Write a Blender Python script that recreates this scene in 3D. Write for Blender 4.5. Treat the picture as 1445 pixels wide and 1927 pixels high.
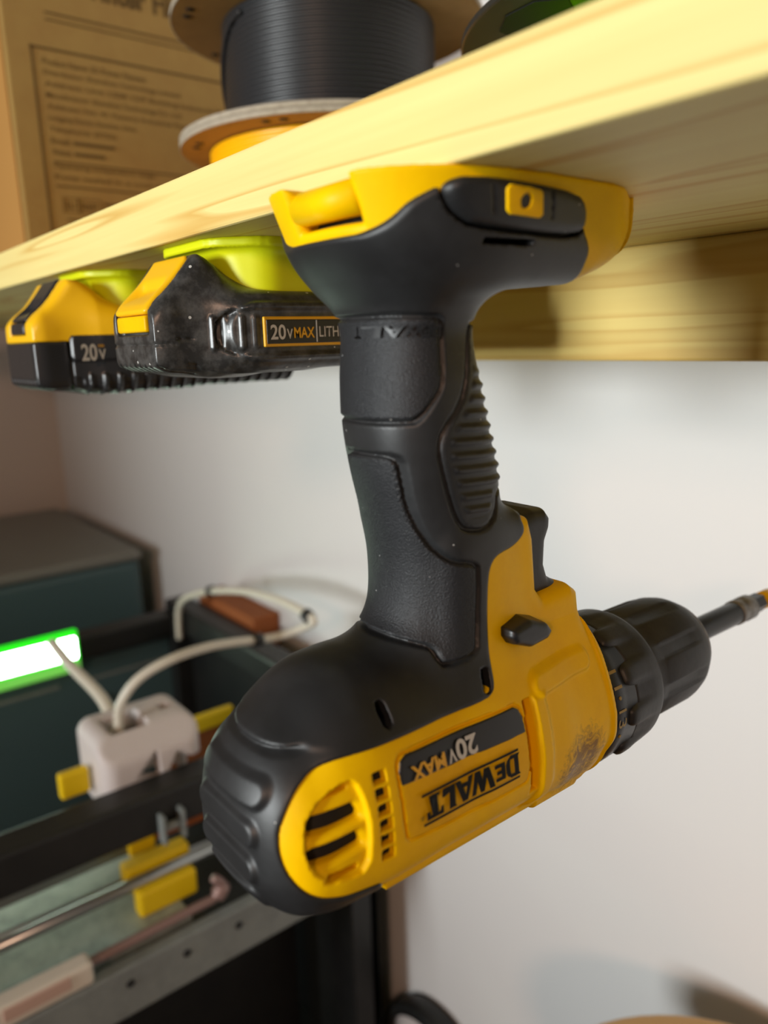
import bpy, bmesh, math, random
import numpy as np
from mathutils import Vector, Matrix

# ------------------------------------------------------------------ clear
for o in list(bpy.data.objects): bpy.data.objects.remove(o, do_unlink=True)
scene = bpy.context.scene
COL = scene.collection
ZC = 1.30                      # camera height above the floor; every coordinate below is relative to that height

# ------------------------------------------------------------------ camera
cam_d = bpy.data.cameras.new('camera'); cam = bpy.data.objects.new('camera', cam_d); COL.objects.link(cam)
yaw, pitch, roll = math.radians(38.351), math.radians(12.587), math.radians(-1.623)
fw = Vector((-math.cos(yaw)*math.cos(pitch), math.sin(yaw)*math.cos(pitch), -math.sin(pitch)))
rt = fw.cross(Vector((0, 0, 1))).normalized(); up = rt.cross(fw)
r2 = rt*math.cos(roll)+up*math.sin(roll); u2 = up*math.cos(roll)-rt*math.sin(roll)
cam.matrix_world = Matrix(((r2.x, u2.x, -fw.x, 0), (r2.y, u2.y, -fw.y, 0), (r2.z, u2.z, -fw.z, ZC), (0, 0, 0, 1)))
cam_d.sensor_fit = 'VERTICAL'; cam_d.sensor_height = 36.0; cam_d.lens = 1450/1927*36
cam_d.clip_start = .01; cam_d.clip_end = 30
cam_d.dof.use_dof = True; cam_d.dof.focus_distance = .225; cam_d.dof.aperture_fstop = 9.0
scene.camera = cam

# ------------------------------------------------------------------ world, lights, exposure
world = bpy.data.worlds.new('room_light'); scene.world = world; world.use_nodes = True
bg = world.node_tree.nodes['Background']; bg.inputs[0].default_value = (1.0, .90, .80, 1); bg.inputs[1].default_value = .12
def area_light(name, loc, target, size, sizey, power, color, spread=180):
    l = bpy.data.lights.new(name, 'AREA'); l.shape = 'RECTANGLE'; l.size = size; l.size_y = sizey; l.energy = power; l.color = color; l.spread = math.radians(spread)
    o = bpy.data.objects.new(name, l); COL.objects.link(o)
    o.location = (loc[0], loc[1], loc[2]+ZC)
    d = Vector(target)-Vector(loc); o.rotation_euler = d.to_track_quat('-Z', 'Y').to_euler()
    return o
area_light('window_daylight', (-.32, -1.85, .10), (-.20, .44, .16), .50, .50, 5.9, (.95, 1.0, 1.0), 62)
area_light('warm_room_lamp', (.90, -1.30, .50), (-.40, .44, -.35), .22, .22, 9.0, (1.0, .60, .40))
scene.view_settings.view_transform = 'Standard'; scene.view_settings.look = 'None'
scene.view_settings.exposure = 0.0; scene.view_settings.gamma = 1.0
scene.view_settings.use_curve_mapping = False

# ------------------------------------------------------------------ materials
def lin(c):
    return tuple((v/12.92 if v <= .04045 else ((v+.055)/1.055)**2.4) for v in c)
def rgb(r, g, b): return lin((r/255, g/255, b/255))+(1,)
def mat(name, col, rough=.5, metal=0, bump=None, spec=.5, emit=None, estr=0, var=None, coat=0, speck=None, trans=0):
    m = bpy.data.materials.new(name); m.use_nodes = True; nt = m.node_tree; b = nt.nodes['Principled BSDF']
    b.inputs['Base Color'].default_value = col; b.inputs['Roughness'].default_value = rough
    b.inputs['Metallic'].default_value = metal; b.inputs['Specular IOR Level'].default_value = spec
    b.inputs['Coat Weight'].default_value = coat; b.inputs['Transmission Weight'].default_value = trans
    if emit: b.inputs['Emission Color'].default_value = emit; b.inputs['Emission Strength'].default_value = estr
    tc = nt.nodes.new('ShaderNodeTexCoord')
    last = None
    if var:                                   # (scale, amount, dark colour)
        n = nt.nodes.new('ShaderNodeTexNoise'); n.inputs['Scale'].default_value = var[0]; n.inputs['Detail'].default_value = 6; n.inputs['Roughness'].default_value = .65
        nt.links.new(tc.outputs['Object'], n.inputs['Vector'])
        r = nt.nodes.new('ShaderNodeValToRGB'); r.color_ramp.elements[0].position = .42; r.color_ramp.elements[1].position = .68
        r.color_ramp.elements[0].color = (0, 0, 0, 1); r.color_ramp.elements[1].color = (var[1],)*3+(1,)
        nt.links.new(n.outputs['Fac'], r.inputs['Fac'])
        mx = nt.nodes.new('ShaderNodeMix'); mx.data_type = 'RGBA'
        mx.inputs[6].default_value = col; mx.inputs[7].default_value = var[2]
        nt.links.new(r.outputs['Color'], mx.inputs[0]); nt.links.new(mx.outputs[2], b.inputs['Base Color']); last = mx.outputs[2]
    if speck:                                 # specks of dust, on the grip painted sparkle: (scale, size, colour)
        v = nt.nodes.new('ShaderNodeTexVoronoi'); v.inputs['Scale'].default_value = speck[0]
        nt.links.new(tc.outputs['Object'], v.inputs['Vector'])
        lt = nt.nodes.new('ShaderNodeMath'); lt.operation = 'LESS_THAN'; lt.inputs[1].default_value = speck[1]
        nt.links.new(v.outputs['Distance'], lt.inputs[0])
        sx = nt.nodes.new('ShaderNodeSeparateColor'); nt.links.new(v.outputs['Color'], sx.inputs[0])
        g = nt.nodes.new('ShaderNodeMath'); g.operation = 'GREATER_THAN'; g.inputs[1].default_value = speck[3]; nt.links.new(sx.outputs[0], g.inputs[0])
        mu = nt.nodes.new('ShaderNodeMath'); mu.operation = 'MULTIPLY'; nt.links.new(lt.outputs[0], mu.inputs[0]); nt.links.new(g.outputs[0], mu.inputs[1])
        mx2 = nt.nodes.new('ShaderNodeMix'); mx2.data_type = 'RGBA'; mx2.inputs[6].default_value = col; mx2.inputs[7].default_value = speck[2]
        nt.links.new(mu.outputs[0], mx2.inputs[0])
        if last: nt.links.new(last, mx2.inputs[6])
        nt.links.new(mx2.outputs[2], b.inputs['Base Color'])
    if bump:                                  # (scale, strength, distance)
        n2 = nt.nodes.new('ShaderNodeTexNoise'); n2.inputs['Scale'].default_value = bump[0]; n2.inputs['Detail'].default_value = 3
        nt.links.new(tc.outputs['Object'], n2.inputs['Vector'])
        bp = nt.nodes.new('ShaderNodeBump'); bp.inputs['Strength'].default_value = bump[1]; bp.inputs['Distance'].default_value = bump[2]
        nt.links.new(n2.outputs['Fac'], bp.inputs['Height']); nt.links.new(bp.outputs['Normal'], b.inputs['Normal'])
    return m
def wood_mat(name, light, dark, scale=(1.6, 30, 30), line=.35, rough=.55):
    m = bpy.data.materials.new(name); m.use_nodes = True; nt = m.node_tree; b = nt.nodes['Principled BSDF']
    tc = nt.nodes.new('ShaderNodeTexCoord'); mp = nt.nodes.new('ShaderNodeMapping'); mp.inputs['Scale'].default_value = scale
    nt.links.new(tc.outputs['Object'], mp.inputs['Vector'])
    n = nt.nodes.new('ShaderNodeTexNoise'); n.inputs['Scale'].default_value = 1.0; n.inputs['Detail'].default_value = 2; n.inputs['Distortion'].default_value = .6
    nt.links.new(mp.outputs[0], n.inputs['Vector'])
    mm = nt.nodes.new('ShaderNodeMath'); mm.operation = 'MULTIPLY'; mm.inputs[1].default_value = 5.0; nt.links.new(n.outputs['Fac'], mm.inputs[0])
    fr = nt.nodes.new('ShaderNodeMath'); fr.operation = 'FRACT'; nt.links.new(mm.outputs[0], fr.inputs[0])
    cr = nt.nodes.new('ShaderNodeValToRGB'); e = cr.color_ramp.elements
    e[0].position = 0; e[0].color = (0, 0, 0, 1); e[1].position = 1; e[1].color = (.15, .15, .15, 1)
    a = e.new(.72); a.color = (.15, .15, .15, 1); a = e.new(.93); a.color = (1, 1, 1, 1)
    nt.links.new(fr.outputs[0], cr.inputs['Fac'])
    mp2 = nt.nodes.new('ShaderNodeMapping'); mp2.inputs['Scale'].default_value = (9, 420, 420); nt.links.new(tc.outputs['Object'], mp2.inputs['Vector'])
    n2 = nt.nodes.new('ShaderNodeTexNoise'); n2.inputs['Scale'].default_value = 1.0; n2.inputs['Detail'].default_value = 4; nt.links.new(mp2.outputs[0], n2.inputs['Vector'])
    ad = nt.nodes.new('ShaderNodeMath'); ad.operation = 'MULTIPLY_ADD'; ad.inputs[1].default_value = .35; ad.inputs[2].default_value = -.12; nt.links.new(n2.outputs['Fac'], ad.inputs[0])
    m2 = nt.nodes.new('ShaderNodeMath'); m2.operation = 'MULTIPLY_ADD'; m2.inputs[1].default_value = line; nt.links.new(cr.outputs['Color'], m2.inputs[0]); nt.links.new(ad.outputs[0], m2.inputs[2])
    m2.use_clamp = True
    mx = nt.nodes.new('ShaderNodeMix'); mx.data_type = 'RGBA'; mx.inputs[6].default_value = light; mx.inputs[7].default_value = dark
    nt.links.new(m2.outputs[0], mx.inputs[0]); nt.links.new(mx.outputs[2], b.inputs['Base Color'])
    b.inputs['Roughness'].default_value = rough
    bp = nt.nodes.new('ShaderNodeBump'); bp.inputs['Strength'].default_value = .25; bp.inputs['Distance'].default_value = .0004
    nt.links.new(n2.outputs['Fac'], bp.inputs['Height']); nt.links.new(bp.outputs['Normal'], b.inputs['Normal'])
    return m
M = {}
YEL = rgb(252, 202, 0)
M['yellow'] = mat('yellow_plastic', YEL, .42, bump=(900, .10, .0002), var=(55, .45, rgb(236, 180, 0)), spec=.12)
def add_scuff(m, center, radius, col, scale=420):
    """scratches and dirt rubbed into one spot of a plastic part"""
    nt = m.node_tree; b = nt.nodes['Principled BSDF']; src = b.inputs['Base Color'].links[0].from_socket
    tc = nt.nodes.new('ShaderNodeTexCoord'); d = nt.nodes.new('ShaderNodeVectorMath'); d.operation = 'DISTANCE'; d.inputs[1].default_value = center
    nt.links.new(tc.outputs['Object'], d.inputs[0])
    mr = nt.nodes.new('ShaderNodeMapRange'); mr.inputs['From Min'].default_value = radius; mr.inputs['From Max'].default_value = radius*.25; nt.links.new(d.outputs['Value'], mr.inputs['Value'])
    n = nt.nodes.new('ShaderNodeTexNoise'); n.inputs['Scale'].default_value = scale; n.inputs['Detail'].default_value = 8; n.inputs['Roughness'].default_value = .75; n.inputs['Distortion'].default_value = 1.5
    nt.links.new(tc.outputs['Object'], n.inputs['Vector'])
    a = nt.nodes.new('ShaderNodeMath'); a.operation = 'MULTIPLY'; nt.links.new(n.outputs['Fac'], a.inputs[0]); nt.links.new(mr.outputs['Result'], a.inputs[1])
    r = nt.nodes.new('ShaderNodeMapRange'); r.inputs['From Min'].default_value = .30; r.inputs['From Max'].default_value = .52; nt.links.new(a.outputs[0], r.inputs['Value'])
    mx = nt.nodes.new('ShaderNodeMix'); mx.data_type = 'RGBA'; mx.inputs[7].default_value = col
    nt.links.new(r.outputs['Result'], mx.inputs[0]); nt.links.new(src, mx.inputs[6]); nt.links.new(mx.outputs[2], b.inputs['Base Color'])
add_scuff(M['yellow'], (.024, .034, -.1505), .022, rgb(146, 110, 40), 300)
M['yellow_clean'] = mat('yellow_label', rgb(244, 190, 0), .42, spec=.12, var=(90, .35, rgb(205, 146, 0)))
M['scuffed'] = mat('scuffed_yellow_plastic', rgb(226, 172, 12), .5, var=(160, .8, rgb(120, 96, 50)))
M['rubber'] = mat('black_rubber', rgb(30, 31, 32), .45, bump=(700, .10, .0002), var=(60, .5, rgb(48, 50, 52)), speck=(420, .08, rgb(190, 190, 185), .93))
M['grip'] = mat('textured_black_rubber', rgb(32, 34, 37), .46, spec=.38, bump=(2400, .8, .0003), speck=(480, .09, rgb(200, 200, 200), .90))  # pale specks paint the sparkle of the grained rubber
M['cap_rubber'] = mat('dusty_black_rubber', rgb(60, 62, 66), .42, bump=(500, .15, .0003), var=(45, .8, rgb(92, 94, 98)))
M['black'] = mat('black_plastic', rgb(28, 29, 31), .38, bump=(900, .15, .0002))
M['chuckblack'] = mat('worn_black_plastic', rgb(34, 34, 36), .5, bump=(300, .25, .0005), var=(120, .5, rgb(54, 54, 55)))
M['dark'] = mat('dark_interior', rgb(16, 15, 13), .7)
M['label_black'] = mat('label_black', rgb(30, 30, 30), .35)
M['ink'] = mat('black_ink', rgb(18, 17, 15), .6, spec=.2)
M['white_ink'] = mat('white_ink', rgb(205, 205, 200), .45)
M['gold_ink'] = mat('gold_ink', rgb(232, 176, 20), .45)
M['dim_ink'] = mat('faded_gold_ink', rgb(150, 125, 50), .5)
M['steel'] = mat('steel', rgb(170, 170, 168), .32, 1.0, var=(80, .5, rgb(110, 110, 108)))
M['brass'] = mat('screw_metal', rgb(150, 130, 80), .35, 1.0)
M['blacksteel'] = mat('black_oxide_steel', rgb(58, 58, 58), .35, .8)
M['greysteel'] = mat('worn_grey_steel', rgb(150, 150, 150), .5, .5, var=(300, .8, rgb(80, 80, 80)))
M['pine'] = wood_mat('pine_board', rgb(233, 217, 143), rgb(200, 146, 44), scale=(1.7, 26, 44), line=.60)
M['pine2'] = wood_mat('pine_batten', rgb(226, 200, 118), rgb(196, 150, 66), scale=(1.3, 20, 40), line=.55)
M['wall'] = mat('white_wall_paint', rgb(222, 221, 220), .8, bump=(260, .15, .0006))
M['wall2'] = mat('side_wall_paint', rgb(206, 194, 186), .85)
M['floor'] = mat('brown_floor', rgb(70, 52, 38), .6, var=(6, .6, rgb(50, 38, 28)))
M['lime'] = mat('chartreuse_print', rgb(216, 222, 10), .45, spec=.4)
M['gloss'] = mat('glossy_black_plastic', rgb(40, 40, 39), .32, bump=(160, .30, .0006), var=(170, .8, rgb(86, 86, 84)), speck=(330, .16, rgb(190, 190, 185), .84))
M['gloss2'] = mat('satin_black_plastic', rgb(36, 36, 37), .30, bump=(200, .15, .0005))
M['batyellow'] = mat('battery_yellow', rgb(245, 190, 6), .36, bump=(500, .1, .0002))
M['kraft'] = mat('kraft_cardboard', rgb(176, 146, 82), .85, var=(40, .4, rgb(160, 124, 68)), bump=(600, .2, .0004))
M['kraftlit'] = mat('kraft_cardboard_lit_face', rgb(176, 128, 62), .85)  # tone of the box's lit front face, put into the colour
M['spoolcard'] = mat('spool_cardboard', rgb(176, 140, 86), .85, var=(70, .4, rgb(150, 118, 70)))
M['spooledge'] = mat('spool_grey_edge', rgb(176, 166, 148), .9, var=(200, .6, rgb(140, 130, 112)))
M['box_ink'] = mat('box_ink', rgb(104, 82, 38), .8)
M['filblack'] = mat('black_filament', rgb(40, 41, 43), .36)
M['filorange'] = mat('orange_filament', rgb(255, 184, 0), .35)
M['fillime'] = mat('lime_filament', rgb(170, 255, 10), .35)
M['spoolplastic'] = mat('dark_spool_plastic', rgb(40, 40, 36), .4)

# ------------------------------------------------------------------ object helpers
def to_np(o): return Vector((o[0], o[1], o[2]+ZC))
def thing(name, label, cat, origin, group=None):
    o = bpy.data.objects.new(name, None); COL.objects.link(o); o.location = to_np(origin); o.empty_display_size = .02
    o['label'] = label; o['category'] = cat; o['org'] = tuple(origin)
    if group: o['group'] = group
    return o
def tag(o, label, cat, group=None):
    o['label'] = label; o['category'] = cat
    if group: o['group'] = group
    return o
ABS = {}
def mesh_obj(name, verts, faces, material, parent=None, origin=None, smooth=True, label=None):
    """verts in camera-height coordinates; a child sits in its thing's frame"""
    V = np.asarray(verts, dtype=np.float64)
    org = np.array(ABS[parent.name] if parent is not None else (origin if origin is not None else V.mean(0)))
    me = bpy.data.meshes.new(name)
    me.from_pydata((V-org).tolist(), [], faces if isinstance(faces, list) else faces.tolist())
    return finish(name, me, material, parent, org, smooth, label)
def finish(name, me, material, parent, org, smooth, label=None):
    me.materials.append(material)
    if smooth: me.polygons.foreach_set('use_smooth', [True]*len(me.polygons))
    me.update()
    o = bpy.data.objects.new(name, me); COL.objects.link(o)
    if parent is not None: o.parent = parent
    else: o.location = to_np(org)
    ABS[o.name] = tuple(org)
    if label: o['label'] = label
    return o
_thing = thing
def thing(name, label, cat, origin, group=None):
    o = _thing(name, label, cat, origin, group); ABS[o.name] = tuple(origin); del o['org']; return o
def struct(o): o['kind'] = 'structure'; return o
def box_bm(lo, hi, bev=0.0, seg=2):
    bm = bmesh.new()
    bmesh.ops.create_cube(bm, size=1)
    for v in bm.verts:
        for k in range(3): v.co[k] = lo[k] if v.co[k] < 0 else hi[k]
    if bev: bmesh.ops.bevel(bm, geom=bm.edges[:], offset=bev, segments=seg, profile=.5, affect='EDGES')
    return bm
def bm_obj(name, bm, material, parent=None, origin=None, smooth=False, label=None):
    bm.normal_update()
    V = np.array([v.co[:] for v in bm.verts])
    org = np.array(ABS[parent.name] if parent is not None else (origin if origin is not None else V.mean(0)))
    for v in bm.verts: v.co -= Vector(org)
    me = bpy.data.meshes.new(name); bm.to_mesh(me); bm.free()
    return finish(name, me, material, parent, org, smooth, label)
def boxo(name, lo, hi, material, parent=None, bev=.001, origin=None, label=None, seg=2):
    return bm_obj(name, box_bm(lo, hi, bev, seg), material, parent, origin, label=label)
def merge(bms):
    out = bmesh.new()
    for b in bms:
        me = bpy.data.meshes.new('t'); b.to_mesh(me); b.free(); out.from_mesh(me); bpy.data.meshes.remove(me)
    return out
def lathe(prof, axis, center, n=64, wob=None, closed=False):
    """prof: list of (t along axis, radius); wob(t, angle, r)->r"""
    V = []; Fc = []
    for (t, r) in prof:
        for k in range(n):
            a = 2*math.pi*k/n; rr = wob(t, a, r) if wob else r
            p = [0, 0, 0]
            c, s = math.cos(a)*rr, math.sin(a)*rr
            if axis == 'y': p = [center[0]+c, center[1]+t, center[2]+s]
            elif axis == 'z': p = [center[0]+c, center[1]+s, center[2]+t]
            else: p = [center[0]+t, center[1]+c, center[2]+s]
            V.append(p)
    m = len(prof)
    flip = axis == 'y'
    for i in range(m-1 if not closed else m):
        for k in range(n):
            q = [i*n+k, i*n+(k+1) % n, ((i+1) % m)*n+(k+1) % n, ((i+1) % m)*n+k]
            Fc.append(q[::-1] if flip else q)
    if not closed:
        a = list(range(n)); b = [(m-1)*n+k for k in range(n)]
        Fc.append(a if flip else a[::-1]); Fc.append(b[::-1] if flip else b)
    return V, Fc
def tube(pts, rad, n=10, sub=8, cap=True):
    """smooth tube through points (Catmull-Rom)"""
    P = [Vector(p) for p in pts]; Q = []
    if sub > 1:
        for i in range(len(P)-1):
            p0 = P[max(i-1, 0)]; p1 = P[i]; p2 = P[i+1]; p3 = P[min(i+2, len(P)-1)]
            for k in range(sub):
                t = k/sub
                Q.append(.5*((2*p1)+(p2-p0)*t+(2*p0-5*p1+4*p2-p3)*t*t+(3*p1-p0-3*p2+p3)*t**3))
        Q.append(P[-1])
    else: Q = P
    V = []; Fc = []; nrm = None
    for i, q in enumerate(Q):
        d = (Q[min(i+1, len(Q)-1)]-Q[max(i-1, 0)]).normalized()
        if nrm is None: nrm = d.orthogonal().normalized()
        else: nrm = (nrm-d*nrm.dot(d)).normalized()
        b = d.cross(nrm); r = rad(i/(len(Q)-1)) if callable(rad) else rad
        for k in range(n):
            a = 2*math.pi*k/n; V.append(q+nrm*math.cos(a)*r+b*math.sin(a)*r)
    for i in range(len(Q)-1):
        for k in range(n): Fc.append([i*n+k, i*n+(k+1) % n, (i+1)*n+(k+1) % n, (i+1)*n+k])
    if cap: Fc.append(list(range(n))[::-1]); Fc.append([(len(Q)-1)*n+k for k in range(n)])
    return [tuple(v) for v in V], Fc
def prism(poly, axis, a, b, bev=0.0):
    """extrude a 2D polygon: axis x -> (y,z), y -> (x,z), z -> (x,y)"""
    bm = bmesh.new(); lo = []; hi = []
    for (u, v) in poly:
        f = {'x': lambda t: (t, u, v), 'y': lambda t: (u, t, v), 'z': lambda t: (u, v, t)}[axis]
        lo.append(bm.verts.new(f(a))); hi.append(bm.verts.new(f(b)))
    n = len(poly)
    bm.faces.new(lo); bm.faces.new(hi[::-1])
    for i in range(n): bm.faces.new((lo[i], hi[i], hi[(i+1) % n], lo[(i+1) % n]))
    bmesh.ops.recalc_face_normals(bm, faces=bm.faces[:])
    if bev: bmesh.ops.bevel(bm, geom=bm.edges[:], offset=bev, segments=2, profile=.5, affect='EDGES')
    return bm

# ------------------------------------------------------------------ text
def text_tris(s, size=1.0, bold=0.0, sx=1.0, space=1.0, font_shear=0.0):
    cu = bpy.data.curves.new('t', 'FONT'); cu.body = s; cu.size = size; cu.offset = bold; cu.space_character = space; cu.shear = font_shear
    cu.resolution_u = 4
    o = bpy.data.objects.new('t', cu); COL.objects.link(o)
    dg = bpy.context.evaluated_depsgraph_get()
    me = bpy.data.meshes.new_from_object(o.evaluated_get(dg))
    bpy.data.objects.remove(o, do_unlink=True); bpy.data.curves.remove(cu)
    bm = bmesh.new(); bm.from_mesh(me); bpy.data.meshes.remove(me)
    bmesh.ops.triangulate(bm, faces=bm.faces[:])
    for v in bm.verts: v.co.x *= sx
    return bm
def fit_text(bm, u0, u1, v0, v1):
    xs = [v.co.x for v in bm.verts]; ys = [v.co.y for v in bm.verts]
    a, b, c, d = min(xs), max(xs), min(ys), max(ys)
    for v in bm.verts:
        v.co.x = u0+(v.co.x-a)/(b-a)*(u1-u0) if u1 is not None else u0+(v.co.x-a)*(v1-v0)/(d-c)
        v.co.y = v0+(v.co.y-c)/(d-c)*(v1-v0)
    return bm
def slice_bm(bm, step, axis=1):
    vals = [v.co[axis] for v in bm.verts]; t = min(vals)+step
    while t < max(vals)-step*.3:
        n = Vector((0, 1, 0)) if axis == 1 else Vector((1, 0, 0)); p = Vector((0, t, 0)) if axis == 1 else Vector((t, 0, 0))
        bmesh.ops.bisect_plane(bm, geom=bm.verts[:]+bm.edges[:]+bm.faces[:], plane_co=p, plane_no=n)
        t += step
    return bm
F32=np.float32
XM=-.146          # drill mid plane
AZ=-.1125         # drill axis height
def smin(a,b,k):
    h=np.clip(.5+.5*(b-a)/k,0,1)
    return b+(a-b)*h-k*h*(1-h)
def smax(a,b,k): return -smin(-a,-b,k)
def interp(t,pts):
    # monotone-ish cubic (catmull) interpolation through (t,v) points
    P=np.array(pts,float); xs=P[:,0]; ys=P[:,1]
    m=np.gradient(ys,xs)
    t=np.asarray(t); tc=np.clip(t,xs[0],xs[-1])
    i=np.clip(np.searchsorted(xs,tc)-1,0,len(xs)-2)
    h=xs[i+1]-xs[i]; u=(tc-xs[i])/h
    return ((2*u**3-3*u**2+1)*ys[i]+(u**3-2*u**2+u)*h*m[i]+(-2*u**3+3*u**2)*ys[i+1]+(u**3-u**2)*h*m[i+1]).astype(F32)
def poly2(y,z,pts,r=0.0):
    # signed distance to polygon (negative inside), grown by r
    P=np.array(pts,float); d=None; s=None
    n=len(P)
    for i in range(n):
        ax,ay=P[i]; bx,by=P[i-1]
        ex,ey=bx-ax,by-ay
        wx,wy=y-ax,z-ay
        t=np.clip((wx*ex+wy*ey)/(ex*ex+ey*ey+1e-12),0,1)
        q=(wx-ex*t)**2+(wy-ey*t)**2
        c1=z>=ay; c2=z<by; c3=ex*wy>ey*wx
        fl=(c1&c2&c3)|(~c1&~c2&~c3)
        d=q if d is None else np.minimum(d,q)
        s=fl if s is None else s^fl
    return (np.where(s,-1,1)*np.sqrt(d)-r).astype(F32)
def line2(y,z,pts,closed=False):
    # unsigned distance to a polyline
    P=np.array(pts,float); d=None
    rng=range(len(P)) if closed else range(1,len(P))
    for i in rng:
        ax,ay=P[i]; bx,by=P[i-1]; ex,ey=bx-ax,by-ay
        wx,wy=y-ax,z-ay
        t=np.clip((wx*ex+wy*ey)/(ex*ex+ey*ey+1e-12),0,1)
        q=(wx-ex*t)**2+(wy-ey*t)**2
        d=q if d is None else np.minimum(d,q)
    return np.sqrt(d).astype(F32)
def supere(u,v,n): return (np.abs(u)**n+np.abs(v)**n)**(1.0/n)
def box1(t,a,b): return np.abs(t-(a+b)/2)-(b-a)/2
def surface_net(fn, lo, hi, st, newton=2, grid_fn=None):
    """polygonise fn(x,y,z)=0; fn must accept broadcastable arrays"""
    ax = [np.arange(lo[k], hi[k]+st, st).astype(F32) for k in range(3)]
    X, Y, Z = ax[0][:, None, None], ax[1][None, :, None], ax[2][None, None, :]
    V = np.broadcast_to((grid_fn or fn)(X, Y, Z), (len(ax[0]), len(ax[1]), len(ax[2])))
    I = V < 0
    c = np.zeros(tuple(s-1 for s in V.shape), np.uint8)
    for i in (0, 1):
        for j in (0, 1):
            for k in (0, 1): c += I[i:I.shape[0]-1+i, j:I.shape[1]-1+j, k:I.shape[2]-1+k]
    m = (c > 0) & (c < 8)
    idx = -np.ones(m.shape, np.int32); ci = np.argwhere(m); idx[m] = np.arange(len(ci))
    cor = [(i, j, k) for i in (0, 1) for j in (0, 1) for k in (0, 1)]
    val = np.stack([V[ci[:, 0]+i, ci[:, 1]+j, ci[:, 2]+k] for i, j, k in cor], 1).astype(np.float64)
    acc = np.zeros((len(ci), 3)); cnt = np.zeros(len(ci))
    for a in range(8):
        for b in range(a+1, 8):
            if sum(abs(p-q) for p, q in zip(cor[a], cor[b])) != 1: continue
            s = (val[:, a] < 0) != (val[:, b] < 0)
            t = np.where(s, val[:, a]/(val[:, a]-val[:, b]+1e-20), 0)[:, None]
            acc += np.where(s[:, None], np.array(cor[a])+t*(np.array(cor[b])-np.array(cor[a])), 0); cnt += s
    P = (ci+acc/cnt[:, None])*st+np.array([a[0] for a in ax], float)
    quads = []
    for d in range(3):
        e1, e2 = [(1, 2), (2, 0), (0, 1)][d]
        A = np.moveaxis(I, (d, e1, e2), (0, 1, 2)); J = np.moveaxis(idx, (d, e1, e2), (0, 1, 2))
        s = A[:-1, 1:-1, 1:-1] != A[1:, 1:-1, 1:-1]
        q = np.argwhere(s); inside = A[:-1, 1:-1, 1:-1][s]
        q0, q1, q2 = q[:, 0], q[:, 1], q[:, 2]
        f = np.stack([J[q0, q1, q2], J[q0, q1+1, q2], J[q0, q1+1, q2+1], J[q0, q1, q2+1]], 1)
        f = np.where(inside[:, None], f, f[:, ::-1]); quads.append(f)
    Q = np.concatenate(quads); Q = Q[(Q >= 0).all(1)]
    for _ in range(newton):
        h = st*.25
        p = [P[:, k].astype(np.float64) for k in range(3)]
        f0 = np.asarray(fn(*p), np.float64)
        g = np.stack([(np.asarray(fn(*[p[k]+(h if k == d else 0) for k in range(3)]), np.float64)-np.asarray(fn(*[p[k]-(h if k == d else 0) for k in range(3)]), np.float64))/(2*h) for d in range(3)], 1)
        n2 = (g**2).sum(1)+1e-6
        stp = g*(f0/n2)[:, None]; L = np.linalg.norm(stp, axis=1)
        stp *= np.minimum(1, st*.45/np.maximum(L, 1e-12))[:, None]
        P = P-stp*.9
    return P, Q
def np_obj(name, P, Q, material, parent, smooth=True, label=None):
    org = np.array(ABS[parent.name])
    me = bpy.data.meshes.new(name); me.vertices.add(len(P)); me.vertices.foreach_set('co', (P-org).astype(np.float32).ravel())
    k = Q.shape[1]
    me.loops.add(Q.size); me.loops.foreach_set('vertex_index', Q.astype(np.int32).ravel())
    me.polygons.add(len(Q)); me.polygons.foreach_set('loop_start', np.arange(0, Q.size, k, dtype=np.int32)); me.polygons.foreach_set('loop_total', np.full(len(Q), k, np.int32))
    me.update(calc_edges=True); me.validate()
    return finish(name, me, material, parent, org, smooth, label)
def net_obj(name, fn, lo, hi, st, material, parent, newton=2, label=None, grid_fn=None):
    P, Q = surface_net(fn, lo, hi, st, newton, grid_fn)
    return np_obj(name, P, Q, material, parent, label=label)
def rbox(x, y, z, lo, hi, r):
    qx = np.abs(x-(lo[0]+hi[0])/2)-(hi[0]-lo[0])/2+r; qy = np.abs(y-(lo[1]+hi[1])/2)-(hi[1]-lo[1])/2+r; qz = np.abs(z-(lo[2]+hi[2])/2)-(hi[2]-lo[2])/2+r
    o = np.sqrt(np.maximum(qx, 0)**2+np.maximum(qy, 0)**2+np.maximum(qz, 0)**2)
    return (o+np.minimum(np.maximum(qx, np.maximum(qy, qz)), 0)-r)

def chaikin(P, it=2):
    for _ in range(it):
        Q = []
        for i in range(len(P)):
            a, b = P[i], P[(i+1) % len(P)]
            Q += [(a[0]*.75+b[0]*.25, a[1]*.75+b[1]*.25), (a[0]*.25+b[0]*.75, a[1]*.25+b[1]*.75)]
        P = Q
    return P
class GridPoly:
    """polygon distance baked on a fine (y, z) lattice, sampled bilinearly"""
    def __init__(s, P, lo, hi, st):
        s.lo, s.st = lo, st
        y = np.arange(lo[0], hi[0], st); z = np.arange(lo[1], hi[1], st)
        s.g = poly2(y[:, None].astype(F32), z[None, :].astype(F32), P)
    def __call__(s, y, z):
        u = np.clip((np.asarray(y, np.float64)-s.lo[0])/s.st, 0, s.g.shape[0]-1.001); v = np.clip((np.asarray(z, np.float64)-s.lo[1])/s.st, 0, s.g.shape[1]-1.001)
        i, j = u.astype(np.int32), v.astype(np.int32); a, b = (u-i), (v-j)
        return (s.g[i, j]*(1-a)*(1-b)+s.g[i+1, j]*a*(1-b)+s.g[i, j+1]*(1-a)*b+s.g[i+1, j+1]*a*b).astype(F32)
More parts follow.
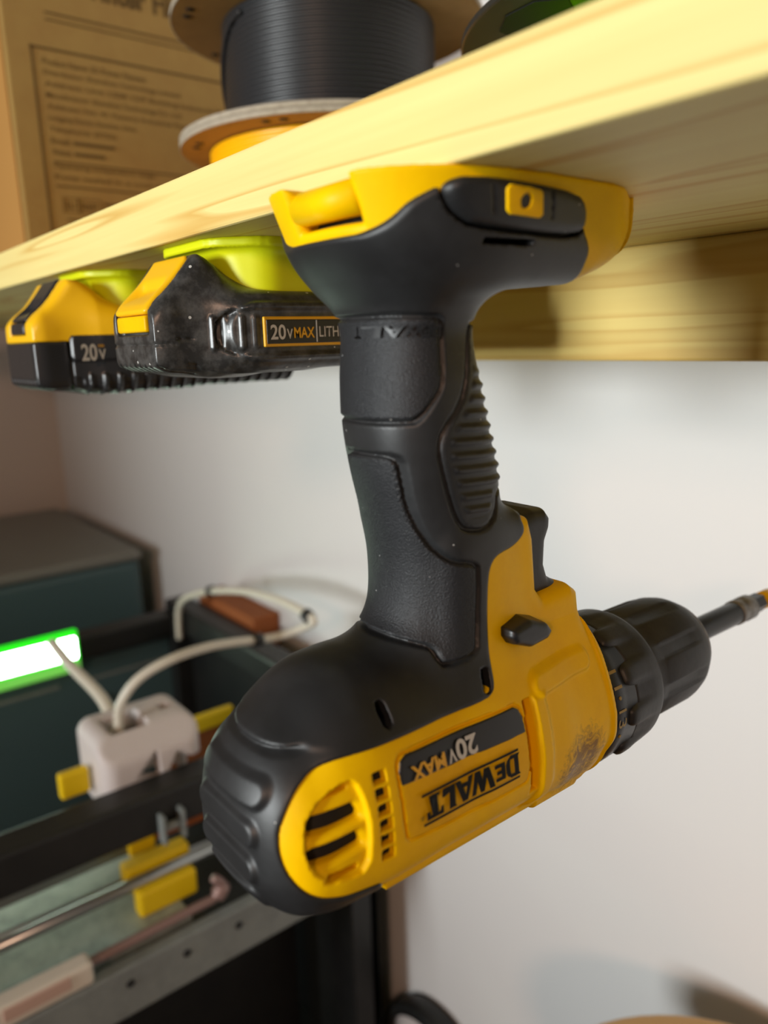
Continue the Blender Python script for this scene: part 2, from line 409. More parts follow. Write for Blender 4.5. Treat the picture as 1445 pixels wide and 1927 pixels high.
# profile tables -------------------------------------------------------------
BODY_A=[(.0660,.0165),(.072,.0220),(.080,.0250),(.09,.0265),(.12,.0272),(.150,.0270),(.158,.0266),(.162,.0256),(.182,.0248)]
BODY_T=[(.0660,.0190),(.072,.0240),(.080,.0290),(.086,.0340),(.092,.0370),(.10,.0380),(.12,.0365),(.150,.0310),(.162,.0280),(.182,.0262)]   # up (handle side)
BODY_B=[(.0660,.0070),(.072,.0135),(.080,.0168),(.09,.0170),(.12,.0163),(.150,.0173),(.162,.0207),(.182,.0230)]
def body(x,y,z):
    ax=np.abs(x-XM); dz=z-AZ
    a=interp(y,BODY_A); t=interp(y,BODY_T); b=interp(y,BODY_B)
    vz=np.where(dz>0,dz/t,dz/b)
    r=supere(ax/a,vz,2.25)
    f=(r-1)*.027
    e=np.maximum(np.float32(.0685)-y,y-np.float32(.1815))
    return smax(f,e,.010)
HC=[(-.10,.138),(-.08,.1358),(-.065,.1340),(-.053,.1328),(-.043,.1308),(-.03,.1280),(-.02,.1258),(-.01,.1244),(.005,.1234),(.012,.1230),(.03,.124)]
HB=[(-.10,.0190),(-.08,.0182),(-.065,.0172),(-.053,.0165),(-.043,.0164),(-.03,.0166),(-.02,.0158),(-.01,.0144),(.0,.0131),(.006,.0128),(.012,.0135),(.03,.016)]
HA=[(-.10,.0180),(-.08,.0172),(-.053,.0165),(-.03,.0168),(-.01,.0165),(.005,.0160),(.012,.0175),(.03,.02)]
def handle(x,y,z):
    ax=np.abs(x-XM)
    r=supere(ax/interp(z,HA),(y-interp(z,HC))/interp(z,HB),2.4)
    f=(r-1)*.016
    return smax(f,np.maximum(z-.022,-.10-z),.004)
def foot(x,y,z):
    # plan: super-ellipse-like outline, rear at y=.094, front chamfered at y=.200
    ax=np.abs(x-XM)
    hw=np.float32(.0345)-np.clip((.032-z),0,1)*.26
    e=(y-.140)
    rear=supere(ax/hw,np.minimum(e,0)/(np.float32(.0450)-np.clip(.033-z,0,.02)*.40),2.6)
    f=(rear-1)*.030
    fr=np.maximum(y-.1950, ((ax-.0345)+(y-.161)*.60)/1.17)     # front chamfer
    f=smax(f,fr,.003)
    zb=np.float32(.0120)+np.clip(y-.140,0,1)*.04+np.clip(y-.158,0,1)*.30+np.clip(.116-y,0,1)*.16
    f=smax(f,zb-z,.009)
    return np.maximum(f,z-.0329)
def trig_house(x,y,z):
    ax=np.abs(x-XM)
    p=poly2(y,z,[(.125,-.050),(.1480,-.0452),(.1540,-.0470),(.1560,-.0530),(.1575,-.0675),(.1600,-.0705),(.1720,-.0695),(.1755,-.0720),(.1770,-.0810),(.1810,-.0910),(.1810,-.115),(.125,-.115)])
    w=np.float32(.0150)+np.clip(-.078-z,0,.03)*.30
    return smax(p,ax-w,.005)
def base(x,y,z):
    b=body(x,y,z)
    h=handle(x,y,z)
    f=foot(x,y,z)
    g=smin(h,f,.012)
    d=smin(b,g,.012)
    return smin(d,trig_house(x,y,z),.006)
# ------------------------------------------------------------------ room shell
YW, XL, ZF = .44, -1.57, -1.30
struct(boxo('wall_back', (XL-.05, YW, ZF), (1.6, YW+.1, 1.2), M['wall'], bev=0))
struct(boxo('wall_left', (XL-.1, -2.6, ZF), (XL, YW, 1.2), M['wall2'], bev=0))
struct(boxo('floor', (XL-.1, -2.6, ZF-.05), (1.6, YW+.1, ZF), M['floor'], bev=0))
# ------------------------------------------------------------------ shelf
sf = thing('wooden_shelf', 'pale pine shelf board carrying boxes and filament spools', 'shelf', (-.5, .275, .033))
boxo('board', (-1.35, .1109, .0330), (.45, YW, .0510), M['pine'], sf, bev=.0008)
bt = boxo('shelf_batten', (-.76, .2726, -.0110), (.45, .3150, .0329), M['pine2'], bev=.0012)
tag(bt, 'long pine batten fixed to the underside of the shelf', 'batten')
def ss(t): t = np.clip(t, 0, 1); return t*t*(3-2*t)
def carve(f, B, s, d): return np.maximum(f, -np.maximum(s, -d-B))
P_BLACK = [(.05, .0214), (.1002, .0214), (.1015, .0222), (.1033, .0240), (.1048, .0266), (.1069, .0281), (.1097, .0297), (.1300, .0300), (.1445, .0291), (.1474, .0273), (.1491, .0231), (.1514, .0210), (.1532, .0189), (.1537, .0156), (.1570, .0105), (.165, .008),
           (.165, -.0438), (.1495, -.0457), (.1505, -.0487), (.1496, -.0513), (.1451, -.0532), (.1377, -.0536), (.1350, -.0558), (.1342, -.0605), (.1337, -.0715), (.1328, -.0792), (.1322, -.0849), (.1308, -.0870), (.1272, -.0881), (.1018, -.0884), (.0866, -.0887),
           (.0820, -.0896), (.0789, -.0910), (.0751, -.0940), (.0722, -.0986), (.0708, -.1030), (.0708, -.1080), (.0722, -.1122), (.0752, -.1156), (.0808, -.1180), (.088, -.1190), (.094, -.1200), (.097, -.14), (.05, -.14)]
P_A = [(.090, .0053), (.1182, .0051), (.1203, .0036), (.1203, -.0092), (.1192, -.0121), (.1155, -.0173), (.1137, -.0187), (.090, -.0192)]
P_B = [(.090, -.0262), (.1108, -.0262), (.1125, -.0272), (.1132, -.0304), (.1149, -.0383), (.1177, -.0456), (.1207, -.0504), (.1235, -.0527), (.1283, -.0535), (.1304, -.0555), (.1291, -.0744), (.1269, -.0768), (.1193, -.0780), (.1184, -.0765), (.1180, -.0742), (.1166, -.0732), (.107, -.0708), (.090, -.0690)]
P_C = [(.1298, .0042), (.1289, -.0006), (.1271, -.0102), (.1251, -.0149), (.1201, -.0206), (.1192, -.0242), (.1197, -.0280), (.1228, -.0385), (.1254, -.0441), (.1280, -.0455), (.1332, -.0460), (.1378, -.0428), (.1392, -.037), (.17, -.033), (.17, .0042)]
P_PAD = [(.1094, .0288), (.1106, .0303), (.1135, .0311), (.1272, .0307), (.1433, .0299), (.1469, .0278), (.1485, .0236), (.1465, .0213), (.1325, .0210), (.1167, .0219), (.1130, .0237), (.1102, .0265)]
P_SQ = [(.1219, .0294), (.1299, .0290), (.1309, .0282), (.1321, .0244), (.1315, .0237), (.1232, .0240), (.1222, .0247), (.1211, .0286)]
P_PLATE = [(.0975, -.0945), (.0985, -.0920), (.1005, -.0912), (.1365, -.0914), (.1383, -.0925), (.1392, -.0948), (.1396, -.1060), (.1390, -.1110), (.1375, -.1126), (.0995, -.1116), (.0980, -.1100)]
P_RING = [(.0748, -.1003), (.0780, -.0965), (.0835, -.0935), (.0872, -.0928), (.0888, -.0985), (.0892, -.1050), (.0880, -.1140), (.0820, -.1142), (.0765, -.1120), (.0742, -.1075)]
P_TRIG = [(.150, -.0490), (.1570, -.0470), (.1605, -.0464), (.1660, -.0470), (.1684, -.0498), (.1682, -.0530), (.1665, -.0566), (.1662, -.0630), (.1678, -.0670), (.1730, -.0700), (.1735, -.0735), (.150, -.0735)]
BLACK = GridPoly(chaikin(P_BLACK), (.045, -.1450), (.205, .040), .0003)
P_A, P_B, P_C, P_PAD, P_RING, P_PLATE = [chaikin(p, 1) for p in (P_A, P_B, P_C, P_PAD, P_RING, P_PLATE)]
def rect(y0, y1, z0, z1): return lambda y, z: np.maximum(np.abs(y-(y0+y1)/2)-(y1-y0)/2, np.abs(z-(z0+z1)/2)-(z1-z0)/2)
GAPS = [[(.0785, -.0965), (.0822, -.0942), (.0855, -.0936), (.0860, -.0952), (.0800, -.0962)],
        [(.0749, -.1018), (.0768, -.1004), (.0862, -.0994), (.0870, -.1013), (.0768, -.1026)],
        [(.0746, -.1081), (.0768, -.1068), (.0862, -.1056), (.0868, -.1075), (.0768, -.1091)],
        [(.0772, -.1130), (.0790, -.1124), (.0858, -.1118), (.0858, -.1132), (.0790, -.1138)]]
COLS = [(.0930+.0035*i, .0930+.0035*i+.0027) for i in range(6)]
HOLES = [[(.1293, -.0816), (.1288, -.0850)], [(.0984, -.0815), (.0984, -.0842)]]
XN = -.1425
def shell_f(B, x, y, z):
    f = B-.0013*ss((.0040-line2(y, z, [(.1480, -.0895), (.1700, -.0898)]))/.0022)*(np.abs(x-XM) > .008)
    zz = ss((-.0905-z)/.002)
    f = f-.0012*ss((y-.1434)/.0006)*ss((.1500-y)/.0030)*zz
    f = f-.0008*ss((y-.1768)/.001)*ss((.1800-y)/.0008)
    keel = smax(np.maximum(np.abs(y-.134)-.037, np.abs(x-XM)-.020), np.maximum(-.1332+np.abs(x-XM)*.22-z-.0012*(np.abs(y-.160) < .009), z+.118), .003)
    f = smin(f, keel, .0015)
    f = carve(f, B, np.maximum(np.abs(y-.1416)-.0016, np.maximum(z+.0916, -.1165-z)), .0042)
    f = carve(f, B, BLACK(y, z)+.0014, .0060)
    f = carve(f, B, poly2(y, z, P_PLATE)-.0004, .0006)
    f = f+.0014*ss((-poly2(y, z, P_RING)+.0002)/.0007)
    for g in GAPS: f = carve(f, B, poly2(y, z, g), .0070)
    # slats are rounded, with a valley beside each gap
    for g in GAPS[1:3]: f = f+.0016*ss((.0020-np.maximum(poly2(y, z, g), 0))/.0020)*ss(-poly2(y, z, P_RING)/.0008)
    for a, b in COLS: f = carve(f, B, rect(.0913, .0946, -b, -a)(y, z), .0070)
    notch = np.maximum(np.abs(x-XN)-.0098, np.maximum(y-.1085+.25*np.abs(x-XN), .0240-z))
    f = smax(f, -notch, .0026)
    return f
def over_f(B, x, y, z):
    f = smax(B-.0008, BLACK(y, z)+.0002, .0014)
    f = np.maximum(f, -(poly2(y, z, P_PAD)-.0005+np.where(B > -.002, 0, 1)))
    for p in (P_A, P_B, P_C): f = f+.0009*ss((.0009-np.abs(poly2(y, z, p)))/.0009)
    for q in HOLES: f = carve(f, B, line2(y, z, q)-.0014, .0045)
    f = carve(f, B, rect(.1196, .1330, .0186, .0199)(y, z), .006)
    ax = np.abs(x-XM)
    for i, zi in enumerate((-.0948, -.1040, -.1130, -.1212)):
        d = np.sqrt(np.maximum(ax-(.0105-.0006*i), 0)**2+(z-zi)**2)
        f = f-.0013*ss((.0040-d)/.0018)*(y < .080)
    f = f+.0008*ss((.0010-line2(y, z, [(.060, -.0878), (.0745, -.0876), (.0775, -.0870), (.0812, -.0858)]))/.0010)*ss((.0815-y)/.0035)
    f = f-.0008*ss((.0860-y)/.010)*ss((z+.0872)/.0016)
    return f
def pad_fn(poly, off, inset=.0004, extra=None):
    def f(x, y, z):
        B = base(x, y, z)
        if extra is not None: B = B-extra(x, y, z)
        return np.maximum(np.maximum(B-off, poly2(y, z, poly)+inset), -B-.0022)
    return f

def build_drill():
    t = thing('cordless_drill', 'yellow and black cordless drill hung upside down under the shelf', 'drill', (XM, .130, .033))
    lo, hi, st = (XM-.0375, .0635, -.1375), (XM+.0375, .1990, .0340), .0005
    cache = {}
    def gB(x, y, z):
        if 'B' not in cache: cache['B'] = np.ascontiguousarray(base(x, y, z)).astype(F32)
        return cache['B']
    sh = net_obj('yellow_housing', lambda x, y, z: shell_f(base(x, y, z), x, y, z), lo, hi, st, M['yellow'], t, grid_fn=lambda x, y, z: shell_f(gB(x, y, z), x, y, z))
    ov = net_obj('rubber_overmold', lambda x, y, z: over_f(base(x, y, z), x, y, z), lo, hi, st, M['rubber'], t, grid_fn=lambda x, y, z: over_f(gB(x, y, z), x, y, z))
    cache.clear()
    net_obj('grip_panel', pad_fn(P_A, .00095, .0009), (XM-.02, .103, -.021), (XM+.02, .122, .0065), .0004, M['grip'], t)
    net_obj('grip_panel', pad_fn(P_B, .00095, .0009), (XM-.022, .103, -.080), (XM+.022, .132, -.025), .0004, M['grip'], t)
    def ribs(x, y, z):
        ph = (z+.0042+.05*(y-.13))/.0033
        w = ss((.0060-z*0-.0)*1e3)*ss((-.0050-z)/.006)*ss((z+.0445)/.002)
        edge = ss((-poly2(y, z, P_C)-.0022)/.0012)
        return (.00075*(.5+.5*np.cos(2*np.pi*ph))**1.5-.0001)*w*edge
    net_obj('finger_grip', pad_fn(P_C, .00085, .0009, extra=ribs), (XM-.02, .1185, -.048), (XM+.02, .158, .006), .0005, M['rubber'], t)
    # side pads on the foot
    def padf(x, y, z):
        B = base(x, y, z); ax = np.abs(x-XM)
        f = smax(B-.0021, poly2(y, z, P_PAD)+.0002, .0022)
        for yc in (.1190, .1347): f = f+.0004*ss((.0005-np.abs(y-yc+.28*(z-.0265)))/.0005)*(np.abs(z-.0265) < .0026)
        return np.maximum(f, -B-.004)
    pd = net_obj('foot_pad', padf, (XM-.038, .107, .018), (XM+.038, .151, .0328), .0005, M['rubber'], t, label='black side pad with a yellow screw plate')
    def sqf(x, y, z):
        B = base(x, y, z); f = np.maximum(np.maximum(B-.0025, poly2(y, z, P_SQ)), -B-.001)
        return np.maximum(f, -(np.hypot(y-.1266, z-.0266)-.0014))
    net_obj('screw_plate', sqf, (XM+.026, .119, .0215), (XM+.038, .1345, .0315), .0004, M['yellow'], pd, label='small yellow plate with a screw hole')
    # vent interior, label, trigger, switch
    def vent_shade(x, y, z):
        return np.maximum(np.maximum(np.abs(y-.0850)-.0115, np.abs(z+.1035)-.0118), np.maximum(base(x, y, z)+np.where(y > .0905, .0020, .0042), .006-np.abs(x-XM)))
    net_obj('vent_shade', vent_shade, (XM+.004, .072, -.118), (XM+.03, .098, -.090), .001, M['dark'], t)  # dark slab below the vent openings, stands for the shade inside
    pl = net_obj('label', pad_fn(P_PLATE, .0000, .0002), (XM+.012, .096, -.115), (XM+.03, .141, -.090), .0005, M['yellow_clean'], t)
    P_BAND = [(.0981, -.0979), (.0979, -.0948), (.0988, -.0925), (.1006, -.0916), (.1362, -.0918), (.1378, -.0928), (.1386, -.0950), (.1388, -.0990)]
    net_obj('label_band', pad_fn(P_BAND, .00025, .0001), (XM+.015, .096, -.100), (XM+.03, .141, -.0905), .0004, M['label_black'], pl)
    def trig(x, y, z):
        ax = np.abs(x-XM)
        return smax(poly2(y, z, P_TRIG)+.0002, ax-.0105+.0000*z, .0045)
    net_obj('trigger', trig, (XM-.014, .148, -.0755), (XM+.014, .178, -.044), .0005, M['rubber'], t, label='black trigger')
    P_SW = [(.1372, -.0723), (.1447, -.0710), (.1515, -.0735), (.1540, -.0765), (.1520, -.0792), (.1450, -.0800), (.1385, -.0775), (.1368, -.0750)]
    def sw(x, y, z):
        ax = np.abs(x-XM); w = (ax-.0165)*.08
        f = smax(poly2(y-.0010, z, P_SW)+.0003+w, ax-.0226+.05*np.abs(z+.0755), .0018)
        return f
    net_obj('direction_switch', sw, (XM-.025, .134, -.083), (XM+.025, .158, -.068), .0005, M['black'], t, label='black forward and reverse switch')
    # lanyard bar in the rear notch
    V, Fc = lathe([(-.0110, .0037), (.0110, .0037)], 'x', (XN, .1008, .0287), 24)
    mesh_obj('lanyard_bar', V, Fc, M['yellow'], t)
    for q in HOLES:
        yc = sum(p[0] for p in q)/2; zc = sum(p[1] for p in q)/2
        V, Fc = lathe([(.0, .0017), (.0012, .0017), (.0014, .0014)], 'x', (XM+surf_x(yc, zc)-.0052, yc, zc), 16)
        mesh_obj('screw', V, Fc, M['brass'], t)
    # clutch collar, chuck
    zc = AZ-.0010
    def lobes(tt, a, r):
        if r < .0200: return r
        k = .5+.5*math.cos(12*a); k = k*k*(3-2*k)
        if tt > .0285: return r
        return r-(.0012*(1-k) if tt > .0115 else .0)
    V, Fc = lathe([(.1800, .015), (.1800, .0230), (.1945, .0230)], 'y', (XM, 0, zc), 96)
    mesh_obj('clutch_scale', V, Fc, M['black'], t)
    prof = [(.1903, .0212), (.1903, .0232), (.1912, .0241), (.1925, .0244), (.1940, .0244), (.1965, .0243), (.2000, .0238), (.2040, .0235), (.2078, .0231), (.2096, .0224), (.2104, .0210), (.2104, .012)]
    def scal(tt, a, r):
        if r < .0215: return r
        k = .5+.5*math.cos(11*a+.4); k = ss(ss(k))
        return r-.0019*(1-float(k))*max(0, min(1, (.2055-tt)/.010))
    V, Fc = lathe(prof, 'y', (XM, 0, zc), 264, scal)
    V = [(x, y+(.0022*(1-float(ss(ss(.5+.5*math.cos(11*math.atan2(z-zc, x-XM)+.4))))) if y < .1935 else 0), z) for x, y, z in V]
    mesh_obj('clutch_collar', V, Fc, M['chuckblack'], t, label='black ribbed torque collar')
    prof = [(.2090, .012), (.2090, .0186), (.2098, .0193), (.2130, .0195), (.2175, .0196), (.2180, .0199), (.2370, .0199), (.2410, .0195), (.2445, .0187), (.2472, .0175), (.2489, .0160), (.2492, .0140)]
    def ch(tt, a, r):
        if .2178 < tt < .2410: return r-(.0008 if math.cos(9*a+.8) > .45 else 0)
        return r
    V, Fc = lathe(prof, 'y', (XM, 0, zc), 180, ch)
    mesh_obj('chuck', V, Fc, M['chuckblack'], t, label='black keyless chuck')
    V, Fc = lathe([(.2484, .0150), (.2490, .0164), (.2502, .0161), (.2506, .0130), (.2506, .0050)], 'y', (XM, 0, zc), 64)
    mesh_obj('chuck_nose', V, Fc, M['greysteel'], t, label='grey metal chuck nose')
    # printing on the label, reading upside down
    def put(name, bm, y0, z0, off, material, parent, step=.0009, lvl=0.0):
        slice_bm(bm, step)
        P = np.array([v.co[:2] for v in bm.verts]); yy = y0-P[:, 0]; zz = z0-P[:, 1]
        xx = XM+surf_x(yy, zz, lvl)+off
        for v, a, b, c in zip(bm.verts, xx, yy, zz): v.co = (a, b, c)
        bmesh.ops.recalc_face_normals(bm, faces=bm.faces[:])
        return bm_obj(name, bm, material, parent, smooth=True)
    def poly_bm(polys):
        bm = bmesh.new()
        for p in polys: bm.faces.new([bm.verts.new((u, v, 0)) for u, v in p])
        bmesh.ops.triangulate(bm, faces=bm.faces[:])
        return bm
    # word mark: slab capitals with a small E, unit height 1
    L = [[(0, 0), (.62, 0), (.78, .12), (.84, .30), (.84, .70), (.78, .88), (.62, 1), (0, 1), (0, .86), (.14, .86), (.14, .14), (0, .14)],
         None]
    def D(x): return [[(x, 0), (x+.60, 0), (x+.60, .16), (x+.12, .16)], [(x, 1), (x+.12, .84), (x+.60, .84), (x+.60, 1)], [(x+.10, .10), (x+.36, .10), (x+.36, .9), (x+.10, .9)], [(x+.56, 0), (x+.78, .14), (x+.86, .32), (x+.62, .34), (x+.58, .16)], [(x+.62, .34), (x+.86, .32), (x+.86, .68), (x+.62, .66)], [(x+.62, .66), (x+.86, .68), (x+.78, .86), (x+.56, 1), (x+.58, .84)]]
    def E(x): return [[(x, .12), (x+.22, .12), (x+.22, .88), (x, .88)], [(x+.2, .12), (x+.58, .12), (x+.58, .28), (x+.2, .28)], [(x+.2, .43), (x+.48, .43), (x+.48, .58), (x+.2, .58)], [(x+.2, .72), (x+.56, .72), (x+.56, .88), (x+.2, .88)]]
    def W(x): return [[(x, 1), (x+.30, 1), (x+.46, .30), (x+.40, 0), (x+.26, 0)], [(x+.40, 0), (x+.36, .10), (x+.60, 1), (x+.80, 1), (x+.56, 0)], [(x+.64, .55), (x+.80, 1), (x+.98, .30), (x+.90, 0), (x+.78, 0)], [(x+.90, 0), (x+.88, .10), (x+1.06, 1), (x+1.30, 1), (x+1.06, 0)]]
    def A(x): return [[(x, 0), (x+.24, 0), (x+.52, 1), (x+.34, 1)], [(x+.34, 1), (x+.62, 1), (x+.98, 0), (x+.70, 0)], [(x+.22, .20), (x+.76, .20), (x+.70, .38), (x+.28, .38)]]
    def Lt(x): return [[(x, 1), (x+.40, 1), (x+.34, 0), (x+.06, 0), (x+.06, .9)], [(x+.06, 0), (x+.70, 0), (x+.76, .34), (x+.60, .34), (x+.56, .16), (x+.06, .16)]]
    def Tt(x): return [[(x, 1), (x+.86, 1), (x+.86, .66), (x+.74, .66), (x+.70, .84), (x+.16, .84), (x+.12, .66), (x, .66)], [(x+.28, .9), (x+.28, .12), (x+.16, .12), (x+.16, 0), (x+.70, 0), (x+.70, .12), (x+.58, .12), (x+.58, .9)]]
    wd = D(0)+E(.92)+W(1.54)+A(2.72)+Lt(3.68)+Tt(4.40)
    for p in wd:
        for i, (u, v) in enumerate(p): p[i] = (u/5.26*.0312, v*.0056)
    put('brand_lettering', poly_bm(wd), .1348, -.1023, .0008, M['ink'], pl)
    for zz in (-.1013, -.1084):
        put('brand_rule', poly_bm([[(.0005+i*.0032, 0), (.0005+(i+1)*.0032, 0), (.0005+(i+1)*.0032, .0006), (.0005+i*.0032, .0006)] for i in range(10)]), .1350, zz, .0008, M['ink'], pl)
    put('registered_mark', fit_text(text_tris('\u00ae', 1), 0, .0011, 0, .0011), .1027, -.1062, .0008, M['ink'], pl)
    put('voltage_number', fit_text(text_tris('20', 1, .03), 0, .0068, 0, .0047), .1216, -.0931, .0009, M['white_ink'], pl)
    put('voltage_letter', fit_text(text_tris('V', 1, .03), 0, .0026, 0, .0031), .1147, -.0944, .0009, M['white_ink'], pl)
    put('voltage_word', fit_text(text_tris('MAX', 1, .03), 0, .0104, 0, .0034), .1112, -.0942, .0009, M['gold_ink'], pl)
    put('embossed_word', fit_text(text_tris('DEWALT', 1, .02), 0, .0125, 0, .0026), .1192, .0030, .0001, M['black'], t, .0012, .0017)
    # torque numbers on the collar scale
    for s, a0, yb in (('11', 38, .1846), ('13', 8, .1846)):
        bm = fit_text(text_tris(s, 1), 0, .0058, 0, .0038); slice_bm(bm, .0012, 0)
        for v in bm.verts:
            a = math.radians(a0)-v.co.x/.0232; yy = yb+v.co.y
            v.co = (XM+math.cos(a)*.02325, yy, zc+math.sin(a)*.02325)
        bm_obj('torque_number', bm, M['dim_ink'], t)
    for a0 in (17, -14):
        a = math.radians(a0)
        V, Fc = lathe([(0, .0006), (.0003, .0006)], 'x', (0, 0, 0), 10)
        V = [(XM+math.cos(a)*(.0230+v[0])-math.sin(a)*v[2], .1862+v[1], zc+math.sin(a)*(.0230+v[0])+math.cos(a)*v[2]) for v in V]
        mesh_obj('torque_dot', V, Fc, M['dim_ink'], t)
    return t
def surf_x(y, z, lvl=0.0):
    """half width of the drill body at (y, z) by bisection"""
    y = np.atleast_1d(np.asarray(y, float)); z = np.atleast_1d(np.asarray(z, float))
    a = np.full(y.shape, .002); b = np.full(y.shape, .040)
    for _ in range(30):
        m = (a+b)/2; ins = base(XM+m, y, z) < lvl
        a = np.where(ins, m, a); b = np.where(ins, b, m)
    return (a+b)/2 if len(y) > 1 else float((a[0]+b[0])/2)
drill = build_drill()
# bit holder clamped in the chuck
bit = thing('bit_holder', 'slim dark metal bit holder with a yellow banded bit in the drill chuck', 'bit holder', (XM, .246, AZ-.001))
V, Fc = lathe([(.240, .0038), (.246, .0046), (.296, .0047), (.297, .0046)], 'y', (XM, 0, AZ-.001), 24)
mesh_obj('shank', V, Fc, M['blacksteel'], bit)
V, Fc = lathe([(.2965, .0038), (.2970, .0051), (.2995, .0051), (.3005, .0047), (.3025, .0047), (.3035, .0052), (.3085, .0052), (.3095, .0041)], 'y', (XM, 0, AZ-.001), 24)
mesh_obj('sleeve_ring', V, Fc, M['greysteel'], bit, label='worn grey sleeve ring')
V, Fc = lathe([(.3085, .0040), (.3180, .0040), (.3185, .0036)], 'y', (XM, 0, AZ-.001), 6)
mesh_obj('hex_socket', V, Fc, M['blacksteel'], bit, smooth=False)
V, Fc = lathe([(.3180, .0037), (.3270, .0037), (.3275, .0026), (.3330, .0026), (.3420, .0010)], 'y', (XM, 0, AZ-.001), 16)
mesh_obj('bit_tip', V, Fc, M['yellow_clean'], bit, label='yellow banded screwdriver bit')
# ------------------------------------------------------------------ batteries on printed holders
def holder(xc, label):
    def f(x, y, z):
        ax = np.abs(x-xc)
        top = np.maximum(np.maximum(ax-.0300, np.abs(y-.1700)-.0520), np.abs(z-.0312)-.0017)
        # block: round nosed in front, narrowing downwards
        ex = np.maximum(ax-.0255+np.clip(.033-z, 0, .02)*.12, .1215+(.033-z)*.35-y)
        blk = smax(np.maximum(ax-.0285, np.maximum(.1205-y+.20*(.0329-z), y-.222)), ((ax-.0285)+(.1205-y))*.7071+.008, .004)
        blk = np.maximum(blk, np.maximum(z-.0329, .0150-z))
        return smin(blk, np.maximum(smax(np.maximum(ax-.0305, np.maximum(.1165-y, y-.222)), ((ax-.0305)+(.1165-y))*.7071+.009, .004), np.maximum(z-.0329, .0300-z)), .003)
    t = thing('battery_holder', label, 'holder', (xc, .17, .0329), 'printed battery holders under the shelf')
    net_obj('holder_body', f, (xc-.034, .113, .0135), (xc+.034, .2245, .0340), .0010, M['lime'], t)
    return t
def bat_fields(xc, zb, nw=.0175, y0=.0995):
    def core(x, y, z):
        ax = np.abs(x-xc)
        zm = (zb+.0165)/2
        m = rbox(x, y, z, (xc-.0335, .1120, zb), (xc+.0335, .2150, .0165), .006)
        m = smax(m, ((ax-.0335)+(.1120-y)+.012)*.7071, .008)
        n = rbox(x, y, z, (xc-nw, y0, zb+.0012), (xc+nw, .1300, .0120), .004)
        # sloped hump that carries the latch
        h = smax(np.maximum(ax-nw-.003+np.clip(.118-y, 0, .02)*.25, zb+.004-z), np.maximum((y0-y)*.80+(z-.0110)*.60, (z-.0290)+.004*np.clip(.110-y, 0, 1)), .004)
        h = np.maximum(smax(h, (y-.1165)*.80+(z-.0285)*.60, .006), y0-.0005-y)
        return smin(smin(m, n, .010), h, .010)
    return core
